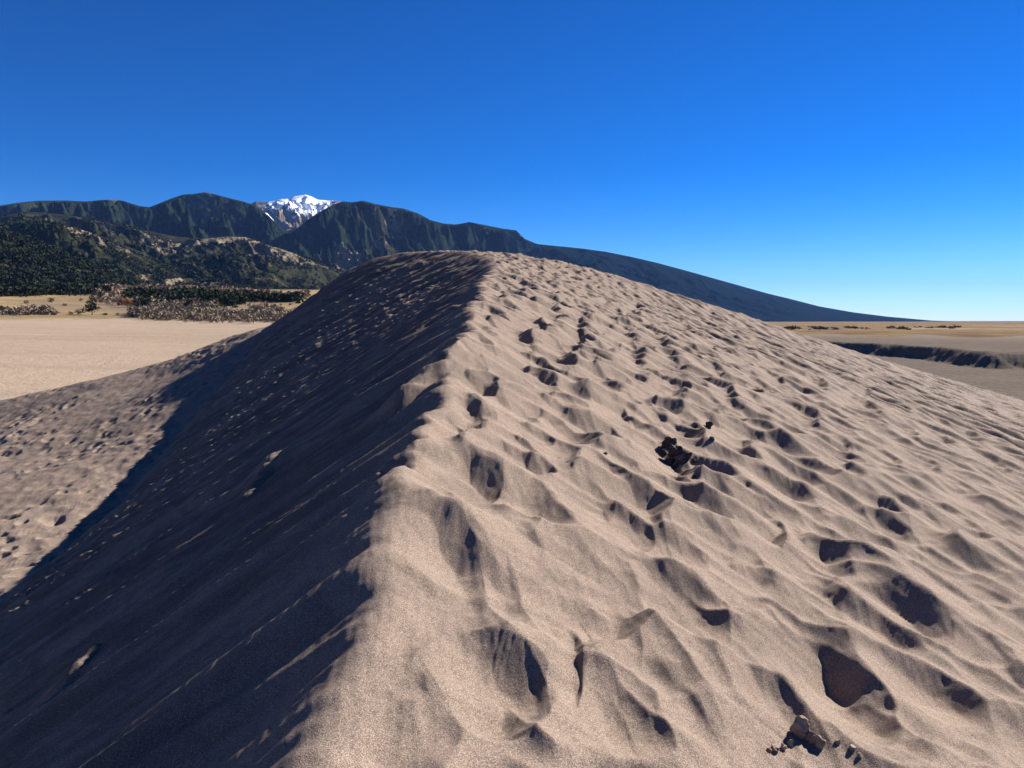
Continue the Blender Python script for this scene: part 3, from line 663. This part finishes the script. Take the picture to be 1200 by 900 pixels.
def clumps(P, Hs, Ws, nt, shape='round', seed=0):
    """cloud of leaf-sized triangles: one crown per row of P"""
    g = np.random.default_rng(seed); n = len(P)
    d = g.normal(size=(n, nt, 3)); d /= np.linalg.norm(d, axis=-1, keepdims=True)
    rad = g.random((n, nt, 1))**0.45
    q = d*rad
    if shape == 'cone':
        hh = g.random((n, nt))**1.3; rr_ = (1-hh)**0.8*np.sqrt(g.random((n, nt)))*(0.75+0.5*g.random((n, nt))); a = g.random((n, nt))*2*math.pi
        q = np.stack([rr_*np.cos(a), rr_*np.sin(a), hh*2-1], -1)
    Wd = Ws[:, None]; c = np.stack([q[...,0]*Wd/2, q[...,1]*Wd/2, (q[...,2]*0.5+0.5)*Hs[:,None]], -1) + P[:, None]
    sz = (Wd*0.42/np.sqrt(nt/14.0))[..., None, None]
    t = g.normal(size=(n, nt, 3, 3)); t /= np.linalg.norm(t, axis=-1, keepdims=True)
    V = (c[:, :, None] + t*sz*0.8).reshape(-1, 3)
    return V, np.arange(len(V)).reshape(-1, 3)

def fast_tri(name, V, Fc, mat, parent=None):
    me = bpy.data.meshes.new(name); me.vertices.add(len(V)); me.vertices.foreach_set("co", V.astype(np.float32).ravel())
    me.loops.add(Fc.size); me.loops.foreach_set("vertex_index", Fc.astype(np.int32).ravel())
    me.polygons.add(len(Fc)); me.polygons.foreach_set("loop_start", np.arange(0, Fc.size, 3, dtype=np.int32)); me.update(calc_edges=True)
    me.materials.append(mat); o = bpy.data.objects.new(name, me); sc.collection.objects.link(o)
    if parent: o.parent = parent
    return o

def scatter_band(name, band, n, h, w, nt, mat, label, cat, shape='round', seed=1, dens=None):
    """band: (u, v_top, v_bottom) of the ground the plants stand on"""
    g = np.random.default_rng(seed); B = np.array(band, float)
    u = g.uniform(B[0,0], B[-1,0], n); vt = np.interp(u, B[:,0], B[:,1]); vb = np.interp(u, B[:,0], B[:,2])
    v = vt + (vb-vt)*g.random(n) + (vb-vt)*0.22*g.normal(size=n)*(g.random(n) < 0.5)
    P = plain_at(u, v)
    if dens:
        k = vnoise(P[:,0]*dens, P[:,1]*dens, seed+3) + 0.25 > 0; P = P[k]
    P[:,2] -= 0.2
    s = 0.35 + 1.3*g.random(len(P))**1.8
    V, Fc = clumps(P, h*s, w*s*(0.8+0.5*g.random(len(P))), nt, shape, seed+9)
    o = fast_tri(name, V, Fc, mat); tag(o, label, cat, kind="stuff"); return o

scatter_band("brush_thicket", [(155,368,372),(180,368,374.5),(240,369,376),(300,370,377),(345,370,377)], 1000, 4.3, 5.0, 70, BRUSH,
             "strip of bare grey brown willow brush along the far edge of the sand flat", "brush", seed=5)
scatter_band("brush_thicket", [(0,366,369),(62,366,369)], 90, 4.0, 5.0, 40, BRUSH, "thin strip of pale leafless brush below the golden meadow at far left", "brush", seed=6)
scatter_band("cottonwood_grove", [(112,348,354),(150,350,360),(200,358,364),(260,361,367),(330,364,368)], 330, 5.0, 6.0, 70, BRUSH,
             "pinkish grey band of leafless cottonwoods behind the lone evergreen tree", "grove", seed=7, dens=0.02)
scatter_band("russet_scrub", [(60,341,344),(120,339,345),(180,336,346),(230,334,346),(300,343,347),(360,346,352)], 900, 4.5, 8.0, 40, BRUSHP,
             "russet brown scrub at the foot of the forested hills", "scrub", seed=8, dens=0.012)
scatter_band("evergreen_woodland", [(150,346,355),(180,345,357),(215,345,358),(262,350,358.5),(285,352,357)], 900, 6.0, 7.0, 30, EVERG,
             "dark evergreen woodland island between pale brush strips on the left plain", "woodland", seed=10)
scatter_band("evergreen_woodland", [(215,345,348),(260,348,352),(300,350,354),(352,352,354.5)], 420, 6.0, 7.5, 30, EVERG,
             "thin dark line of evergreens trailing right across the pale meadow", "woodland", seed=11)
scatter_band("evergreen_woodland", [(-60,342,346.5),(0,342,347),(60,342,347),(110,342,345),(130,340,343)], 420, 6.0, 7.0, 26, EVERG,
             "ragged edge of dark junipers where the forested hill meets the golden meadow", "woodland", seed=12)
scatter_band("red_shrub_belt", [(850,383.3,384.2),(930,384,386.2),(1040,383.5,386.5),(1125,382.8,385)], 170, 1.7, 7.0, 30, leaf_mat("red_brown_brush", (0.10,0.06,0.045), (0.17,0.10,0.07), 0.05),
             "dark reddish brown belt of shrubs across the distant flat on the right", "shrub belt", seed=13, dens=0.02)

# forest on the near hill: tree after tree
def forest_on(M, n, tmin, tmax, h, label, seed, nt=12, thr=0.0, fs=0.02):
    g = np.random.default_rng(seed); nt_, na_ = M['r'].shape
    ti = g.uniform(tmin, tmax, n); tcol = np.interp(ti, M['t'], np.arange(nt_)); ai = g.uniform(0, na_-1.001, n)
    i0 = np.floor(tcol).astype(int).clip(0, nt_-2); j0 = np.floor(ai).astype(int); a = tcol-i0; b = ai-j0
    f = lambda Q: (Q[i0,j0]*(1-a)*(1-b)+Q[i0+1,j0]*a*(1-b)+Q[i0,j0+1]*(1-a)*b+Q[i0+1,j0+1]*a*b)
    P = np.stack([f(M['x']), f(M['y']), f(M['z'])], -1)
    uu = F_PX*P[:,0]/P[:,1]+600
    keep = (fbm(P[:,0]*fs, P[:,1]*fs, 3, seed) > thr) & (uu > -150) & (P[:,2] > -20)
    P = P[keep]; P[:,2] -= 0.5; s = 0.6+0.8*g.random(len(P))
    V, Fc = clumps(P, h*s, h*1.05*s, nt, 'round', seed+1)
    o = fast_tri("forest", V, Fc, EVERG); tag(o, label, "forest", kind="stuff")
forest_on(hill, 20000, 0.02, 1.0, 6.5, "dark juniper and pine forest covering the low hill at far left", 21, thr=-0.45)
forest_on(foot1, 16000, 0.02, 0.95, 8.5, "dense dark pine forest on the foothill behind the low wooded hill", 22, nt=8, thr=-0.15, fs=0.008)

forest_on(foot2, 26000, 0.02, 0.97, 9.0, "sparse dark pine forest on the long foothill with pale clearings", 23, nt=6, thr=0.0, fs=0.006)

# single plants one can count
def shrub(u, v, hpx, wpx, label, name="juniper_shrub", cat="shrub", mat=None, group=None, nt=120, shape='round', seed=0):
    p = plain_at(u, v)[0]; d = math.hypot(p[0], p[1]); k = d/F_PX
    V, Fc = clumps(np.array([[0, 0, -0.15]]), np.array([hpx*k]), np.array([wpx*k]), nt, shape, seed)
    o = fast_tri(name, V, Fc, mat or EVERG); o.location = p; tag(o, label, cat, group); return o
SHR = [(24,348.5,4,6,"dark round juniper, left one of the close pair high on the golden meadow"),
 (32,348.5,4,6,"dark round juniper, right one of the close pair high on the golden meadow"),
 (31,356,4,5,"small dark juniper alone below the close pair on the golden meadow"),
 (60,354.5,5,7,"leaning dark juniper in the middle of the golden meadow"),
 (76,358.5,2.5,5,"low flat dark shrub right of the leaning juniper"),
 (95,353.5,3.5,4,"little dark shrub above and left of the lone tall evergreen"),
 (92,369,6,8,"wide dark rounded shrub just left of the lone tall evergreen's foot"),
 (83,369.2,4,5,"small dark shrub left of the wide rounded shrub near the sand edge"),
 (123,369.5,2.5,6,"low dark shrub just right of the lone tall evergreen's foot"),
 (138,370,3.5,4,"small brown dark shrub at the sand edge before the bare brush strip"),
 (120,347.5,4,6,"dark shrub behind the lone evergreen's top, under the russet scrub"),
 (276,361,3,8,"low dark shrub at the right tip of the evergreen woodland island"),
 (283,366.5,3,9,"long low dark shrub above the bare brush strip"),
 (301,367,5.5,7,"big dark juniper left of the row above the bare brush near the dune"),
 (304,363,3.5,5,"dark juniper just above the big juniper near the dune"),
 (311,366,3.5,7,"flat dark juniper right of the big juniper near the dune"),
 (292,371.5,3.5,5,"small dark shrub inside the bare brush strip near the dune"),
 (322,358.5,2.5,4,"first small dark shrub of the row on the pale meadow beside the dune"),
 (329,358.2,2.5,3.5,"second small dark shrub of the row on the pale meadow beside the dune"),
 (340,358,2.5,4,"third small dark shrub of the row on the pale meadow beside the dune"),
 (318,369.5,4,4,"slim dark shrub in the brush close to the dune's dark slope")]
for i, (u, v, h, w, l) in enumerate(SHR): shrub(u, v, h, w, l, group="dark shrubs on the left plain", seed=100+i)

def tree(u, v, hpx, wpx, label, name, mat, group=None, shape='cone', nt=500, seed=0, trunk=0.22, crown_base=0.18):
    p = plain_at(u, v)[0]; k = math.hypot(p[0], p[1])/F_PX; H = hpx*k; Wd = wpx*k
    e = bpy.data.objects.new(name, None); sc.collection.objects.link(e); e.location = p; tag(e, label, "tree", group)
    V = []; Fc = []
    for j in range(7):
        zz = H*0.9*j/6; r_ = H*0.022*(1-j/6.6)+0.03
        for q in range(8): a = q*math.pi/4; V.append((r_*math.cos(a)+0.1*math.sin(j), r_*math.sin(a), zz-0.3))
        if j:
            for q in range(8): b = (j-1)*8; Fc.append((b+q, b+(q+1)%8, b+8+(q+1)%8, b+8+q))
    g = np.random.default_rng(seed)
    for j in range(10):                                  # limbs
        z0 = H*(crown_base + 0.06*j); a = g.random()*6.28; L = Wd*0.42*(1-0.07*j); b = len(V); r_ = H*0.006+0.02
        c_, s_ = math.cos(a), math.sin(a)
        V += [(0, 0, z0-r_), (-s_*r_, c_*r_, z0), (0, 0, z0+r_), (L*c_, L*s_, z0+L*0.3)]
        Fc += [(b, b+1, b+3), (b+1, b+2, b+3), (b+2, b, b+3)]
    tri_mesh("trunk", V, Fc, BARK, parent=e)
    # crown from several uneven clumps
    m = 9; hh = crown_base + (0.9-crown_base)*np.linspace(0, 1, m); rr_ = (Wd*0.5)*(1-0.75*np.linspace(0, 1, m) if shape == 'cone' else np.sin(np.linspace(0.5, 2.8, m)))
    a = g.random(m)*6.28; P = np.stack([rr_*0.45*np.cos(a), rr_*0.45*np.sin(a), hh*H-H*0.06], -1)
    V, Fc = clumps(P, np.full(m, H*0.2), rr_*1.5+0.5, nt//m, 'round', seed+1)
    fast_tri("crown", V, Fc, mat, parent=e); return e
tree(108, 369.5, 22, 16, "tall dark lone evergreen tree standing at the edge of the sand flat", "pine_tree", EVERG, seed=31, nt=700)
tree(117, 350, 7, 6, "small dark pine right of the lone evergreen's top", "pine_tree", EVERG, seed=32)
tree(329, 366.5, 7, 4.5, "pointed dark conifer standing closest to the dune's dark slope", "pine_tree", EVERG, seed=33)
tree(149, 360, 10, 9, "rounded tree with orange autumn leaves among grey leafless trees", "cottonwood_tree", GOLD, shape='round', seed=34)
tree(143, 358, 8, 6, "smaller orange leaved tree left of the rounded orange one", "cottonwood_tree", GOLD, shape='round', seed=35)
tree(243, 373, 9, 8, "yellowish tree in the middle of the bare grey brush strip", "cottonwood_tree", leaf_mat("yellow_leaves", (0.30,0.20,0.08), (0.40,0.28,0.12), 0.5), shape='round', seed=36)

# tiny walker on the sand flat
def skin_body(name, verts, edges, radii, mat, parent):
    me = bpy.data.meshes.new(name); me.from_pydata(verts, edges, []); me.update()
    o = bpy.data.objects.new(name, me); sc.collection.objects.link(o); o.parent = parent
    me.materials.append(mat)
    m = o.modifiers.new("skin", 'SKIN')
    if not me.skin_vertices: me.attributes.new
    lay = me.skin_vertices[0].data if me.skin_vertices else None
    if lay is None: return o
    for i, r in enumerate(radii): lay[i].radius = (r, r)
    lay[0].use_root = True
    sb = o.modifiers.new("sub", 'SUBSURF'); sb.levels = 1; sb.render_levels = 2
    return o
def figure_mesh():
    """one continuous lathe-and-limb surface by metaball-like union is overkill at this size: skin modifier via operator-free bmesh"""
    import bmesh
    V = [(0,0,.95),(0,0,1.18),(0,0,1.40),(0,0,1.52),(0,.02,1.66),(0,.03,1.76),
         (.19,0,1.40),(.25,.03,1.14),(.27,.12,.90),(-.19,0,1.40),(-.25,-.03,1.14),(-.27,.05,.88),
         (.10,0,.90),(.12,.12,.50),(.12,.10,.08),(.12,.22,.04),(-.10,0,.90),(-.12,-.08,.50),(-.12,-.26,.10),(-.12,-.16,.04)]
    E = [(0,1),(1,2),(2,3),(3,4),(4,5),(2,6),(6,7),(7,8),(2,9),(9,10),(10,11),(0,12),(12,13),(13,14),(14,15),(0,16),(16,17),(17,18),(18,19)]
    Rr = [.15,.14,.16,.06,.10,.08,.075,.055,.045,.075,.055,.045,.10,.07,.05,.045,.10,.07,.05,.045]
    me = bpy.data.meshes.new("body"); bm = bmesh.new(); lay = bm.verts.layers.skin.verify()
    vv = [bm.verts.new(v) for v in V]
    for e in E: bm.edges.new((vv[e[0]], vv[e[1]]))
    for v_, r in zip(vv, Rr): v_[lay].radius = (r, r)
    vv[0][lay].use_root = True
    bm.to_mesh(me); bm.free(); return me
pe = bpy.data.objects.new("person", None); sc.collection.objects.link(pe)
pp = plain_at(297, 379.2)[0]; pe.location = pp; pe.rotation_euler = (0, 0, 1.9)
tag(pe, "tiny distant person in dark clothes walking on the pale sand flat by the dune", "person")
bo = bpy.data.objects.new("body", figure_mesh()); sc.collection.objects.link(bo); bo.parent = pe
bo.data.materials.append(leaf_mat("dark_cloth", (0.02,0.02,0.025), (0.03,0.03,0.035)))
bo.modifiers.new("skin", 'SKIN'); sb = bo.modifiers.new("sub", 'SUBSURF'); sb.render_levels = 2
V, Fc = clumps(np.array([[0, .02, 1.68]]), np.array([.16]), np.array([.2]), 60, 'round', 3)
fast_tri("hair", V, Fc, BARK, parent=pe)

# pale patches of open sand at the brush edge
# ------------------------------------------------------------------ clods of damp sand on the dune
def clod_mat(name, a, b):
    m = MB(name, 0.8); n = m.noise(60, 3, 0.7); m.color(m.mix(m.ramp(n, [(0.35, 0.0), (0.65, 1.0)]), a, b)); m.normal(m.bump(n, 0.7, 0.004)); return m.m
DARK = clod_mat("damp_dark_sand", (0.035, 0.030, 0.030), (0.10, 0.082, 0.072))
PALE = clod_mat("caked_sand", (0.22, 0.165, 0.125), (0.36, 0.27, 0.205))
def clod(u, v, wpx, hpx, label, mat, group, seed, blocky=0.0, sink=0.3, name="sand_clod"):
    import bmesh
    xy = on_base(u, v)[0]; rv = ray(u, v); d0 = xy[1]
    for q_ in np.linspace(0.80*d0, 1.25*d0, 400):            # first point of the finished surface seen through (u, v)
        if surf_z(rv[0]*q_, q_) >= rv[2]*q_: break
    xy = np.array([rv[0]*q_, q_]); d = float(np.hypot(*xy)); k = d/F_PX*0.92
    bm = bmesh.new(); bmesh.ops.create_icosphere(bm, subdivisions=4, radius=1.0)
    g = np.random.default_rng(seed); sx, sy, sz = wpx*k/2, wpx*k/2*g.uniform(0.8, 1.1), hpx*k/2*1.15
    co = np.array([vv.co[:] for vv in bm.verts])
    n1_ = vnoise(co[:,0]*1.3+seed, co[:,1]*1.3+co[:,2]*1.1, seed) + 0.5*vnoise(co[:,2]*2.6+seed, co[:,1]*2.6-co[:,0], seed+1) + 0.5*vnoise(co[:,0]*4, co[:,2]*4+co[:,1]*3, seed+2)
    rad = 1 + 0.42*n1_
    cb = np.sign(co)*np.abs(co)**(1-0.55*blocky)
    co2 = cb*rad[:,None]*np.array([sx, sy, sz])
    ax_ = np.array([sx, sy, sz])
    for _ in range(9):                                     # broken faces
        pn = g.normal(size=3); pn /= np.linalg.norm(pn)
        q = co2/ax_; lim = g.uniform(0.52, 0.88); q -= np.outer(0.92*np.clip(q@pn-lim, 0, None), pn); co2 = q*ax_
    co2 *= (1 + 0.05*vnoise(co[:,0]*14+seed, co[:,1]*14+co[:,2]*11, seed+7))[:,None]*1.12
    for vv, c_ in zip(bm.verts, co2): vv.co = c_
    me = bpy.data.meshes.new(name); bm.to_mesh(me); bm.free(); me.polygons.foreach_set("use_smooth", np.ones(len(me.polygons), bool)); me.materials.append(mat)
    o = bpy.data.objects.new(name, me); sc.collection.objects.link(o)
    z = surf_z(xy[0], xy[1])
    o.location = (xy[0], xy[1], z + sz*(1-2*sink)); o.rotation_euler = (g.uniform(-.3,.3), g.uniform(-.3,.3), g.uniform(0,6.28))
    tag(o, label, "clod", group); return o
G1 = "dark sand clods in the deep hollow right of the crest"
CL1 = [(787,519,18,13,"rough black clod at the upper left end of the dark pile in the hollow"),
 (779,532,14,10,"dark clod at the left foot of the dark pile in the hollow"),
 (794,530,20,14,"largest rough dark clod in the middle of the dark pile in the hollow"),
 (785,543,16,10,"dark clod on the lower left rim of the dark pile in the hollow"),
 (800,541,14,9,"grey edged dark clod at the lower right of the dark pile in the hollow"),
 (806,535,11,8,"small dark clod right of the middle of the dark pile in the hollow"),
 (813,540,8,6,"rightmost little dark clod of the dark pile in the hollow"),
 (792,547,8,5,"lowest little dark clod of the dark pile in the hollow")]
for i, (u, v, w, h, l) in enumerate(CL1): clod(u, v, w, h, l, DARK, G1, 40+i, blocky=0.15, sink=0.52)
clod(830, 501, 8, 8, "square black clod lying alone up and right of the dark pile", DARK, None, 60, blocky=0.9, sink=0.15)
clod(835, 515, 7, 4, "flat forked dark clod below the square black clod", DARK, None, 61, blocky=0.3, sink=0.2)
clod(816, 501, 5, 4, "tiny dark clod left of the square black clod", DARK, None, 62, sink=0.2)
clod(813, 560, 6, 5, "small dark clod below the dark pile", DARK, None, 63, sink=0.3)
clod(709, 532, 6, 3, "small dark sliver of caked sand left of the dark pile", DARK, None, 64, sink=0.3)
G2 = "pale sand clods in the hollow at lower right"
CL2 = [(937,862,20,26,"largest tall pale clod at the lower right of the picture, in the triangular hollow"),
 (950,868,14,18,"rounded pale clod leaning against the right side of the largest pale clod"),
 (961,874,14,12,"sloping pale clod at the right end of the pale cluster"),
 (926,874,9,8,"small egg shaped pale clod just left of the largest pale clod"),
 (908,879,11,9,"rounded pale clod, second from the left of the pale cluster"),
 (918,878,8,7,"small pale clod between the two rounded clods left of the largest"),
 (901,880,6,5,"leftmost little pale clod of the pale cluster"),
 (981,871,7,5,"small pale clod lying apart, up and right of the pale cluster"),
 (999,878,9,5,"flat pale clod farthest right of the pale cluster"),
 (1007,886,6,4,"little pale clod below the flat one farthest right")]
for i, (u, v, w, h, l) in enumerate(CL2): clod(u, v, w, h, l, PALE, G2, 80+i, sink=0.30)

# ------------------------------------------------------------------ clear mountain air
import bmesh
bm = bmesh.new(); bmesh.ops.create_cube(bm, size=1.0)
me = bpy.data.meshes.new("haze"); bm.to_mesh(me); bm.free()
hz = bpy.data.objects.new("haze", me); sc.collection.objects.link(hz)
hz.scale = (100000, 100000, 2700); hz.location = (0, 0, 1350 - 100); tag(hz, kind="stuff")
hm = bpy.data.materials.new("haze_air"); hm.use_nodes = True; ht = hm.node_tree; ht.nodes.clear()
ho = ht.nodes.new("ShaderNodeOutputMaterial"); hv = ht.nodes.new("ShaderNodeVolumePrincipled")
hv.inputs['Color'].default_value = (0.20, 0.42, 1.0, 1); hv.inputs['Density'].default_value = 1.2e-5; hv.inputs['Anisotropy'].default_value = 0.0
ht.links.new(hv.outputs[0], ho.inputs['Volume']); me.materials.append(hm)
